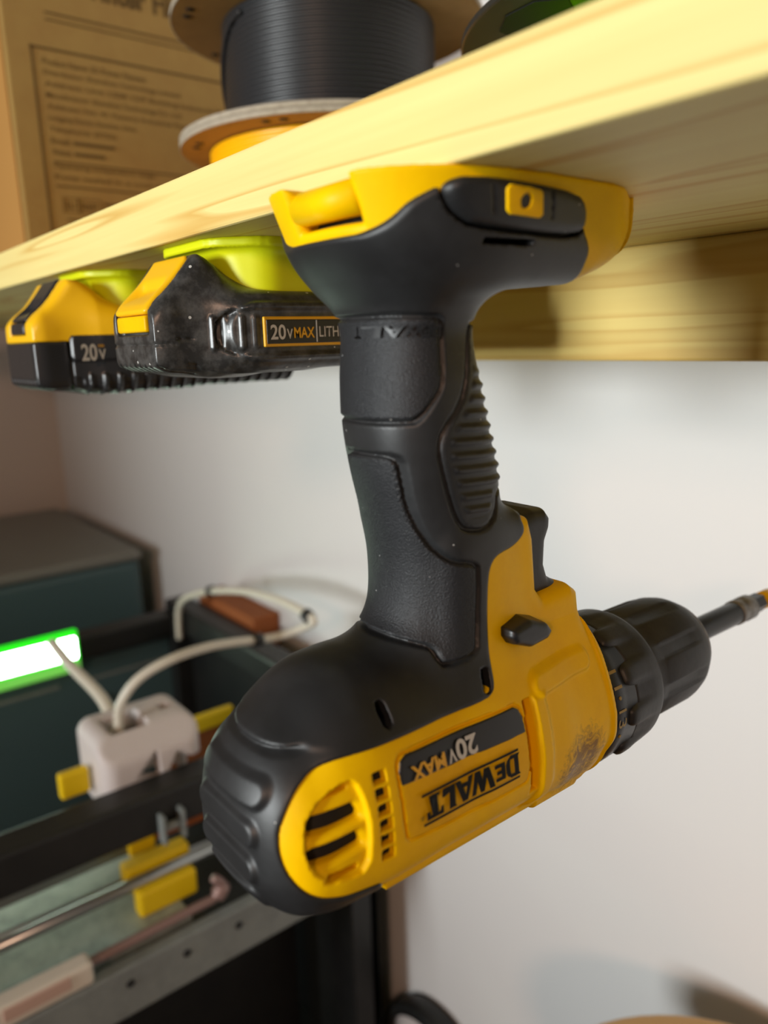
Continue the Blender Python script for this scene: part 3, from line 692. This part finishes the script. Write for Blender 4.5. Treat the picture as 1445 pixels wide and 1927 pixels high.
def build_battery(xc, zb, label, style):
    t = thing('tool_battery', label, 'battery', (xc, .155, zb), 'tool batteries hanging under the shelf')
    core = bat_fields(xc, zb) if style == 'black' else bat_fields(xc, zb, .0225, .0945)
    lo, hi = (xc-.038, .090, zb-.003), (xc+.038, .2185, .0315); st = .0008
    zs = .0030
    def panel(x, y, z):          # raised capsule on both sides
        zc = (zb+.0150)/2+.0005
        q = np.maximum(np.abs(y-.163)-.046+.0085, 0); w = np.maximum(np.abs(z-zc)-((.0150-zb)/2-.0020)+.0085, 0)
        return np.sqrt(q*q+w*w)-.0085
    if style == 'black':
        def body(x, y, z):
            ax = np.abs(x-xc); c = core(x, y, z)
            f = c-.0013*ss(-panel(x, y, z)/.0015)*(ax > .02)
            f = f+.0011*ss((.0075-np.sqrt(np.maximum(np.abs(y-.155)-.034, 0)**2+(z-.0035)**2))/.0010)*(ax > .02)
            f = f-.0006*ss((.0009-np.abs((y-.1135+.0)-np.round((y-.1135)/.0036)*.0036))/.0006)*(np.abs(y-.1185) < .0066)*(np.abs(z-.0035) < .0052)*(ax > .02)
            f = f+.0006*ss((.0006-np.abs(z-.0005-.0015*(y > .1035)))/.0006)*(y < .1085)
            f = f+.0012*ss((.0007-np.abs(x-np.round(x/.0042)*.0042))/.0006)*(z < zb+.0030)*(y < .110)
            return np.maximum(f, -np.maximum(np.maximum(ax-.0138, .0036-z), np.maximum(.0030-c*0-(c+.0052), y-.1120)))
        net_obj('case', body, lo, hi, st, M['gloss'], t)
        lm, lm2 = M['batyellow'], M['yellow_clean']
    else:
        def top(x, y, z):
            ax = np.abs(x-xc); c = core(x, y, z)
            f = np.maximum(c, zs-z)
            f = f+.0010*ss((.0300-.0-(y-.098))/.02)*0
            return np.maximum(f, -np.maximum(np.maximum(ax-.0125, .0062-z), np.maximum(-.0022-c, y-.1160)))
        net_obj('top_case', top, lo, hi, st, M['batyellow'], t, label='yellow upper case')
        def bot(x, y, z):
            ax = np.abs(x-xc); c = core(x, y, z)
            f = np.maximum(c-.0004*(z < zs), z-zs)
            blk = np.maximum(np.maximum(c-.0016, np.abs(y-.140)-.0355), np.maximum(z-.0055, zs-.008-z))
            f = np.maximum(smin(f, smax(blk, -(ax-.02), .001), .001), -1+0*z)
            f = f-.0010*ss((.0010-np.abs((y-.112)-np.round((y-.112)/.0058)*.0058))/.0007)*(z < zb+.0062)*(y > .112)
            f = f+.0012*ss((.0008-np.abs(x-np.round(x/.0048)*.0048))/.0006)*(z < zb+.0050)*(y < .110)
            f = f+.0012*ss((.0012-np.abs(y-.1055))/.0010)*(ax > .016)
            return f
        net_obj('bottom_case', bot, lo, hi, st, M['gloss2'], t, label='black lower case')
        lm, lm2 = M['gloss2'], M['gloss2']
    hw = .0130 if style == 'black' else .0115
    zl = .0098 if style == 'black' else .0118
    def latch(x, y, z):
        c = core(x, y, z); ax = np.abs(x-xc)
        f = smax(smax(c-.0006+.0022*ss((.0225-z)/.006)*ss((z-.0125)/.006)*ss((.0110-ax)/.003), ax-hw, .0016), np.maximum(zl-z, (y-.1125)*.8+(z-.0280)*.5), .0014)
        return np.maximum(f, -.0045-c)
    lt = net_obj('latch', latch, (xc-.020, .089, .006), (xc+.018, .118, .0315), .0007, lm, t, label='%s release latch' % ('yellow' if style == 'black' else 'black'))
    def tab(x, y, z):
        c = core(x, y, z); ax = np.abs(x-xc)
        return np.maximum(smax(c-.0002, np.maximum(ax-hw+.0010, np.abs(z-(zl-.0028))-.0026), .0008), -.0045-c)
    net_obj('latch_tab', tab, (xc-.020, .089, .003), (xc+.018, .112, .013), .0007, lm2, lt)
    return t, core
def flat_text(name, s, x, y0, y1, z0, z1, material, parent, bold=.02):
    bm = fit_text(text_tris(s, 1, bold), y0, y1, z0, z1)
    for v in bm.verts: v.co = (x, v.co.x, v.co.y)
    return bm_obj(name, bm, material, parent)
XB2, XB1 = -.2515, -.3715
holder(XB2, 'bright chartreuse printed holder gripping the all-black battery under the shelf')
holder(XB1, 'bright chartreuse printed holder gripping the yellow-topped battery under the shelf')
b2, c2 = build_battery(XB2, -.0085, 'scuffed black power tool battery with a yellow release latch', 'black')
xs = XB2+.0335+.0006
lb = boxo('label', (xs-.0012, .1262, -.0012), (xs, .1780, .0082), M['gold_ink'], b2, bev=.0004, label='yellow framed black battery label')
boxo('label_field', (xs-.0010, .1270, -.0003), (xs+.0002, .1772, .0073), M['label_black'], lb, bev=.0003)
flat_text('voltage_number', '20', xs+.0004, .1282, .1338, .0010, .0057, M['white_ink'], lb)
flat_text('voltage_letter', 'V', xs+.0004, .1342, .1364, .0012, .0043, M['white_ink'], lb)
flat_text('voltage_word', 'MAX', xs+.0004, .1369, .1448, .0014, .0048, M['gold_ink'], lb)
boxo('label_divider', (xs, .1456, .0000), (xs+.0004, .1459, .0070), M['white_ink'], lb, bev=0)
flat_text('chemistry_word', 'LITHIUM ION', xs+.0004, .1467, .1700, .0016, .0050, M['white_ink'], lb, .005)
b1, c1 = build_battery(XB1, -.0172, 'black power tool battery with a bright yellow upper case', 'yellow')
xs = XB1+.0335+.0020
flat_text('voltage_number', '20', xs, .1070, .1135, -.0052, .0018, M['white_ink'], b1)
flat_text('voltage_letter', 'V', xs, .1142, .1172, -.0048, -.0005, M['white_ink'], b1)
flat_text('voltage_word', 'max', xs, .1142, .1168, .0004, .0014, M['gold_ink'], b1)
# ------------------------------------------------------------------ things standing on the shelf
ZS = .0510
bx = thing('cardboard_box', 'printed brown cardboard filament box standing behind the spools', 'box', (-.69, .29, ZS))
boxo('carton', (-.760, .1675, ZS), (-.620, .4200, .3100), M['kraft'], bx, bev=.0022)
boxo('front_sheet', (-.7600, .1660, ZS), (-.6215, .1676, .3095), M['kraftlit'], bx, bev=.0006)
XF = -.6197
def ftext(s, y0, z0, h, bold=.012, y1=None):
    bm = fit_text(text_tris(s, 1, bold), y0, y1, z0, z0+h)
    for v in bm.verts: v.co = (XF, v.co.x, v.co.y)
    return bm_obj('printed_line', bm, M['box_ink'], bx)
def rule(name, y0, y1, z0, z1): return boxo(name, (XF-.0003, y0, z0), (XF+.0002, y1, z1), M['box_ink'], bx, bev=0)
ftext('3D Printer Filament', .1960, .2475, .0165, .035, .3400)
rule('printed_rule', .1975, .3550, .2318, .2330); rule('printed_rule', .1975, .3550, .2275, .2284)
rule('printed_frame', .1850, .3900, .2080, .2095); rule('printed_frame', .1850, .1865, .0560, .2095)
# the small print is blurred; what can be made out of it
rows = [('Product Name: 3D Printer Filament', .2685), ('Distributor: Shenzhen Technology Limited', .2960), ('Address: Unit 1208 12/F Building Industrial Park', .340), ('Manufacturer: Shenzhen Technology Co., Ltd', .2950),
        ('Address: No. 41 Factory Industrial Park, Shenzhen', .330), ('Longgang District, Shenzhen, China', .2570), ('Telephone: (0755)', .2410), ('Email:', .2390), ('Website:', .2310)]
z = .2035
for s_, e in rows:
    if len(s_) < 10:                     # only the first word of these lines can be made out
        ftext(s_, .1925, z-.0052, .0042, .004, .2065); rule('printed_rule', .2085, e, z-.0044, z-.0022)
    else: ftext(s_, .1925, z-.0052, .0042, .004, e)
    z -= .0075
rule('printed_rule', .1925, .3700, .1330, .1340)
for s_, e in (('Operating temperature range', .2690), ('Keep sealed in a cool dry place', .3000)):
    ftext(s_, .1925, z-.0075, .0042, .004, e); z -= .0075
rule('printed_rule', .1925, .3700, .1165, .1175)
for a, b in ((.1960, .2070), (.2072, .2240)):
    for q in ((a, b, .0990, .0994), (a, b, .1090, .1094), (a, a+.0004, .0990, .1094), (b-.0004, b, .0990, .1094)): rule('mark_frame', *q)
ftext('EU', .1982, .1015, .0050, .01, .2045); ftext('REP', .2095, .1015, .0050, .01, .2210)
rule('printed_rule', .2270, .2900, .1060, .1074); rule('printed_rule', .2270, .2750, .1000, .1014)
rule('printed_rule', .1980, .2700, .0935, .0945); rule('printed_rule', .1980, .2700, .0885, .0895)

def winding(name, cx, cy, z0, z1, r, pitch, material, parent, cross=None):
    n = int((z1-z0)/pitch); prof = []
    for i in range(n):
        for k in range(5):
            a = math.pi*k/4
            prof.append((z0+pitch*(i+.5-.5*math.cos(a)), r-pitch*.5+pitch*.5*math.sin(a)))
    V, Fc = lathe(prof, 'z', (cx, cy, 0), 96)
    return mesh_obj(name, V, Fc, material, parent)
def flange(name, cx, cy, z0, z1, R, hole, material, parent, holes=(), n=96):
    """ring plate with small round punched holes"""
    bm = bmesh.new()
    V, Fc = lathe([(z0, hole), (z0, R-.0006), (z0+.0005, R), (z1-.0005, R), (z1, R-.0006), (z1, hole)], 'z', (cx, cy, 0), n, closed=True)
    return mesh_obj(name, V, Fc, material, parent, smooth=False)
def card_spool(cx, cy, z0, h, R, rw, fil, label, pitch):
    t = thing('filament_spool', label, 'spool', (cx, cy, z0), 'filament spools on the shelf')
    for a in (z0, z0+h-.0030):
        fl = flange('flange', cx, cy, a, a+.0030, R, .028, M['spoolcard'], t)
        V, Fc = lathe([(a, R-.0002), (a, R+.0003), (a+.0030, R+.0003), (a+.0030, R-.0002)], 'z', (cx, cy, 0), 96, closed=True)
        mesh_obj('flange_edge', V, Fc, M['spooledge'], fl)
        for ang in (200, 207, 250, 257, 300, 307, 110, 117):
            th = math.radians(ang); rr = R*.90
            V, Fc = lathe([(a-.0003, .0028), (a+.0033, .0028)], 'z', (cx+rr*math.cos(th), cy+rr*math.sin(th), 0), 12)
            mesh_obj('flange_hole', V, Fc, M['dark'], fl)
    V, Fc = lathe([(z0+.0028, .028), (z0+.0028, .031), (z0+h-.0028, .031), (z0+h-.0028, .028)], 'z', (cx, cy, 0), 48, closed=True)
    mesh_obj('core', V, Fc, M['spoolcard'], t)
    winding('filament', cx, cy, z0+.0032, z0+h-.0032, rw, pitch, fil, t)
    return t
CX, CY = -.456, .326
H1 = .0750
o1 = card_spool(CX, CY, ZS, H1, .100, .0815, M['filorange'], 'cardboard spool of bright orange filament standing on the shelf', .0034)
o2 = card_spool(CX, CY, ZS+H1+.0002, H1, .100, .0690, M['filblack'], 'cardboard spool of black filament stacked on the orange spool', .0031)
# one loose strand crossing the black winding
pts = []
for k in range(9):
    a = math.radians(205+k*9); zz = ZS+H1+.014+.052*ss(k/8.0)
    pts.append((CX+.0700*math.cos(a), CY+.0700*math.sin(a), float(zz)))
V, Fc = tube(pts, .0014, 8, 6); mesh_obj('loose_strand', V, Fc, M['filblack'], o2)
# dark plastic spool of lime filament further right
CX3, CY3 = -.184, .320
o3 = thing('filament_spool', 'dark plastic spool of lime green filament lying flat on the shelf', 'spool', (CX3, CY3, ZS), 'filament spools on the shelf')
flange('flange', CX3, CY3, ZS, ZS+.003, .100, .027, M['spoolplastic'], o3)
flange('flange', CX3, CY3, ZS+.064, ZS+.067, .100, .027, M['spoolplastic'], o3)
V, Fc = lathe([(ZS+.0028, .027), (ZS+.0028, .032), (ZS+.0642, .032), (ZS+.0642, .027)], 'z', (CX3, CY3, 0), 48, closed=True)
mesh_obj('core', V, Fc, M['spoolplastic'], o3)
winding('filament', CX3, CY3, ZS+.0032, ZS+.0638, .0640, .0030, M['fillime'], o3)
for a0 in (249, 9, 129):
    poly = [(CX3+r*math.cos(math.radians(a0+d)), CY3+r*math.sin(math.radians(a0+d))) for r, d in ((.070, -9), (.079, -14), (.088, -9), (.091, 0), (.088, 9), (.079, 14), (.070, 9), (.068, 0))]
    bm_obj('flange_slot', prism(poly, 'z', ZS+.0636, ZS+.0641), M['dark'], o3)
# ------------------------------------------------------------------ 3D printer standing on a low bench left of the wall
M['pframe'] = mat('printer_black', rgb(26, 27, 27), .45, var=(30, .5, rgb(38, 38, 36)))
M['pteal'] = mat('printer_dark_teal', rgb(72, 96, 100), .4)
M['pgrey'] = mat('printer_grey_rail', rgb(132, 138, 135), .5, var=(40, .5, rgb(104, 108, 108)))
M['pbed'] = mat('galvanised_bed', rgb(168, 176, 168), .45, .3, var=(60, .7, rgb(122, 130, 124)))
M['psilver'] = mat('printer_rod_steel', rgb(176, 178, 176), .3, .9)
M['pcopper'] = mat('pinkish_rod', rgb(150, 122, 116), .4, .3)
M['hub'] = mat('pale_grey_plastic', rgb(212, 203, 200), .55)
M['ptfe'] = mat('white_tube', rgb(214, 208, 192), .35)
M['ywarn'] = mat('yellow_clip', rgb(244, 206, 8), .5)
M['led'] = mat('lit_led', (1, 1, 1, 1), .5, emit=(.80, 1.0, .82, 1), estr=14)
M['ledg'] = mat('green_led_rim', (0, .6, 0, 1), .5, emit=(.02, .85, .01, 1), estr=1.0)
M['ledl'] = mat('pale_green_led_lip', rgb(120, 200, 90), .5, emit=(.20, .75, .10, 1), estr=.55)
M['boxdark'] = mat('dark_grey_case', rgb(124, 124, 118), .5)
M['brown'] = mat('brown_card', rgb(150, 84, 40), .8)
M['whiteclip'] = mat('white_clip', rgb(218, 208, 192), .6)
M['pinklabel'] = mat('pale_pink_label', rgb(196, 164, 148), .6)
M['bench'] = mat('dark_brown_bench', rgb(58, 40, 28), .6, var=(8, .6, rgb(38, 28, 20)))
PX0, PX1, PY0, PY1, PZ0, PZ1 = -.940, -.532, -.06, .400, -.800, -.338
bench = thing('bench', 'dark brown wooden bench carrying the printer', 'bench', (-.9, .1, ZF))
boxo('bench_top', (-1.55, -.30, PZ0-.03), (-.32, .435, PZ0), M['bench'], bench, bev=.003)
for x in (-1.52, -.39):
    for y in (-.26, .38): boxo('leg', (x, y, ZF), (x+.05, y+.05, PZ0-.03), M['bench'], bench, bev=.002)
pr = thing('three_d_printer', 'black box-framed 3D printer with a lit green lamp inside', '3D printer', (-.74, .17, PZ0))
boxo('base_tray', (PX0, PY0, PZ0), (PX1, PY1, PZ0+.03), M['pframe'], pr, bev=.003)
boxo('back_panel', (PX0, PY1-.012, PZ0+.03), (PX1, PY1, PZ1-.02), M['pframe'], pr, bev=.002)
boxo('left_panel', (PX0, PY0, PZ0+.03), (PX0+.012, PY1-.012, PZ1-.02), M['pteal'], pr, bev=.002)
for x in (PX0, PX1-.034):
    for y in (PY0, PY1-.034): boxo('post', (x, y, PZ0+.03), (x+.034, y+.034, PZ1), M['pframe'], pr, bev=.002)
boxo('top_bar', (PX1-.030, PY0, PZ1-.034), (PX1, PY1, PZ1), M['pframe'], pr, bev=.003)
boxo('top_bar', (PX0, PY0, PZ1-.030), (PX0+.030, PY1, PZ1), M['pframe'], pr, bev=.003)
boxo('top_bar', (PX0, PY1-.030, PZ1-.020), (PX1, PY1, PZ1+.014), M['pframe'], pr, bev=.004)
boxo('panel_groove', (PX0+.012, .05, -.4010), (PX0+.0135, .225, -.3970), M['pgrey'], pr, bev=0)
boxo('panel_groove', (PX0+.012, .26, -.4020), (PX0+.0135, .375, -.3990), M['pgrey'], pr, bev=0)
V, Fc = lathe([(0, .0065), (.004, .0060)], 'x', (PX0+.012, .275, -.430), 20); mesh_obj('panel_screw', V, Fc, M['pgrey'], pr)
# lamp on the left panel
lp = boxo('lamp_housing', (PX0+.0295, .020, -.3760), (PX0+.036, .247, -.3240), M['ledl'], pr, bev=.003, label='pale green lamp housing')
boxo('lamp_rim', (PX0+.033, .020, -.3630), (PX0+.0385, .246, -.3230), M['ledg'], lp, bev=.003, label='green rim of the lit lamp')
boxo('lamp_lens', (PX0+.035, .020, -.3590), (PX0+.0400, .244, -.3310), M['led'], lp, bev=.003, label='glowing white lamp lens')
# moving parts seen along the open right side
def rod(name, x, z, y0, y1, r, m): 
    V, Fc = lathe([(y0, r), (y1, r)], 'y', (x, 0, z), 20); return mesh_obj(name, V, Fc, m, pr)
boxo('slide_rail', (-.606, PY0+.02, -.4220), (-.594, .182, -.4120), M['psilver'], pr, bev=.001)
boxo('rail_clip', (-.608, .182, -.4240), (-.590, .205, -.4080), M['ywarn'], pr, bev=.002)
boxo('rail_tail', (-.604, .205, -.4200), (-.594, .285, -.4110), M['brown'], pr, bev=.001)
rod('guide_rod', -.575, -.4300, PY0+.02, .39, .0026, M['psilver'])
rod('guide_rod', -.555, -.4225, PY0+.02, .39, .0052, M['psilver'])
bd = boxo('bed', (-.640, PY0+.03, -.4560), (-.522, .205, -.4470), M['pbed'], pr, bev=.002, label='grey metal print bed')
boxo('bed_clip', (-.578, .168, -.4290), (-.562, .224, -.4130), M['ywarn'], pr, bev=.003)
boxo('bed_clip', (-.556, .170, -.4470), (-.542, .220, -.4240), M['ywarn'], pr, bev=.003)
boxo('bed_frame', (-.645, PY0+.03, -.4700), (-.520, .36, -.4560), M['pframe'], pr, bev=.002)
V, Fc = tube([(-.515, .02, -.438), (-.515, .10, -.438), (-.515, .204, -.437), (-.515, .222, -.436), (-.515, .229, -.428), (-.515, .222, -.4185)], lambda t: .0036+.0030*(.62 < t < .80), 12, 8)
mesh_obj('hooked_rod', V, Fc, M['pcopper'], pr)
wc = boxo('side_clip', (-.519, .0, -.4470), (-.503, .121, -.4290), M['whiteclip'], pr, bev=.003, label='pale plastic clip on the side rail')
boxo('clip_label', (-.5045, .060, -.4410), (-.5020, .105, -.4310), M['pinklabel'], wc, bev=.001)
boxo('side_rail', (-.515, PY0, -.4900), (-.503, .385, -.4480), M['pgrey'], pr, bev=.002, label='grey side rail with screw holes')
for y in (.03, .075, .145, .19, .235, .28, .33):
    V, Fc = lathe([(0, .0032), (.0012, .0032)], 'x', (-.5035, y, -.462), 14); mesh_obj('rail_hole', V, Fc, M['dark'], pr)
boxo('inner_panel', (-.640, .10, PZ0+.03), (-.630, .36, -.53), M['pframe'], pr, bev=.002)
# axle bracket on the top bar
for y in (.188, .204): boxo('bracket_cheek', (PX1-.001, y, PZ1-.040), (PX1+.009, y+.0035, PZ1-.016), M['pgrey'], pr, bev=.001)
V, Fc = lathe([(.189, .0035), (.206, .0035)], 'y', (PX1+.004, 0, PZ1-.028), 12); mesh_obj('bracket_axle', V, Fc, M['pgrey'], pr)
boxo('warning_plate', (-.597, .134, -.3480), (-.588, .157, -.3270), M['ywarn'], pr, bev=.002)
# pale tool head cover
def hubf(x, y, z):
    f = rbox(x, y, z, (-.632, .160, -.370), (-.562, .244, -.3010), .012)
    f = smax(f, ((x+.562)+(z+.301)+.018)*.7071, .004)
    f = np.maximum(f, -rbox(x, y, z, (-.612, .174, -.34), (-.580, .206, -.28), .004))
    f = np.maximum(f, -rbox(x, y, z, (-.606, .222, -.36), (-.594, .232, -.28), .003))
    f = np.maximum(f, -rbox(x, y, z, (-.640, .186, -.40), (-.50, .198, -.352), .003))
    f = np.maximum(f, -np.maximum(poly2(y, z, [(.186, -.338), (.204, -.318), (.206, -.344)]), -(x+.59)))
    f = np.maximum(f, -np.maximum(poly2(y, z, [(.214, -.40), (.214, -.338), (.221, -.326), (.232, -.334), (.262, -.340), (.262, -.40)]), -(x+.60)))
    f = np.maximum(f, -np.maximum(poly2(y, z, [(.166, -.40), (.168, -.346), (.173, -.346), (.175, -.40)]), -(x+.60)))
    return np.maximum(f, -rbox(x, y, z, (-.625, .168, -.40), (-.574, .238, -.316), .008))
net_obj('tool_head_cover', hubf, (-.640, .142, -.375), (-.555, .25, -.296), .0016, M['hub'], pr, label='pale grey tool head cover with cut-outs')
V, Fc = tube([(-.594, .186, -.345), (-.594, .186, -.300), (-.590, .190, -.280), (-.585, .205, -.263), (-.582, .232, -.254), (-.590, .266, -.256), (-.597, .297, -.262), (-.604, .330, -.270), (-.600, .352, -.270), (-.575, .360, -.257), (-.563, .360, -.249), (-.576, .360, -.2445), (-.628, .360, -.2440), (-.693, .360, -.252), (-.776, .360, -.272), (-.844, .360, -.297), (-.872, .361, -.320), (-.880, .362, -.36)], .0040, 12, 8)
tb = mesh_obj('filament_tube', V, Fc, M['ptfe'], pr, label='looped white filament tube')
for c, d in (((-.602, .322, -.268), (0, 1, -.2)), ((-.572, .360, -.2465), (.9, 0, -.3)), ((-.772, .360, -.2705), (1, 0, .24))):
    dv = Vector(d).normalized()*.0045; V, Fc = tube([Vector(c)-dv, Vector(c)+dv], .0062, 12, 1); mesh_obj('tube_clip', V, Fc, M['pframe'], tb)
V, Fc = tube([(-.600, .186, -.320), (-.640, .190, -.300), (-.700, .182, -.284), (-.740, .178, -.272)], lambda t: .0055-.001*t, 12, 6)
mesh_obj('cable_sleeve', V, Fc, M['ptfe'], pr)
# reflection inside the frame, built as a yellow strip and a brown block
boxo('yellow_reflection', (-.668, .272, -.372), (-.660, .322, -.356), M['ywarn'], pr, bev=.002)
boxo('brown_reflection', (-.690, .250, -.420), (-.668, .330, -.372), M['brown'], pr, bev=.002)
# dark case left of the printer
dc = thing('equipment_case', 'dark grey box-shaped equipment case left of the printer', 'case', (-1.22, .25, PZ0))
boxo('case_body', (-1.520, .060, PZ0), (-1.105, .405, -.312), M['pteal'], dc, bev=.010, seg=3)
boxo('case_lid', (-1.523, .057, -.3118), (-1.102, .408, -.296), M['boxdark'], dc, bev=.006, seg=3)
cb = boxo('brown_carton', (-.905, .403, PZ0), (-.760, .438, -.312), M['brown'], bev=.002)
tag(cb, 'flat orange-brown carton wedged between the printer and the wall', 'carton')
# ------------------------------------------------------------------ lower right: stool top and a dark spool on the floor side
st = thing('round_stool', 'round tan wooden stool in front of the white wall', 'stool', (-.155, .300, ZF))
V, Fc = lathe([(-.440, .05), (-.440, .118), (-.436, .122), (-.424, .124), (-.418, .122), (-.4155, .118), (-.4150, .05)], 'z', (-.120, .300, 0), 64)
mesh_obj('seat', V, Fc, mat('tan_wood', rgb(206, 160, 96), .5), st)
for a in (45, 135, 225, 315):
    th = math.radians(a)
    V, Fc = tube([(-.120+.07*math.cos(th), .300+.07*math.sin(th), -.438), (-.120+.115*math.cos(th), .300+.115*math.sin(th), ZF+.001)], .012, 12, 1)
    mesh_obj('leg', V, Fc, mat('tan_wood_leg', rgb(190, 146, 88), .5), st)
hp = thing('round_disc', 'black-rimmed pale disc standing on the bench against the white wall', 'disc', (-.480, .424, PZ0))
V, Fc = lathe([(-.011, .061), (-.011, .0705), (-.009, .072), (.009, .072), (.011, .0705), (.011, .061)], 'y', (-.480, .424, PZ0+.072), 64, closed=True)
mesh_obj('rim', V, Fc, M['pframe'], hp)
V, Fc = lathe([(-.003, .02), (-.003, .062), (.003, .062), (.003, .02)], 'y', (-.480, .424, PZ0+.072), 64, closed=True)
mesh_obj('disc', V, Fc, M['hub'], hp)
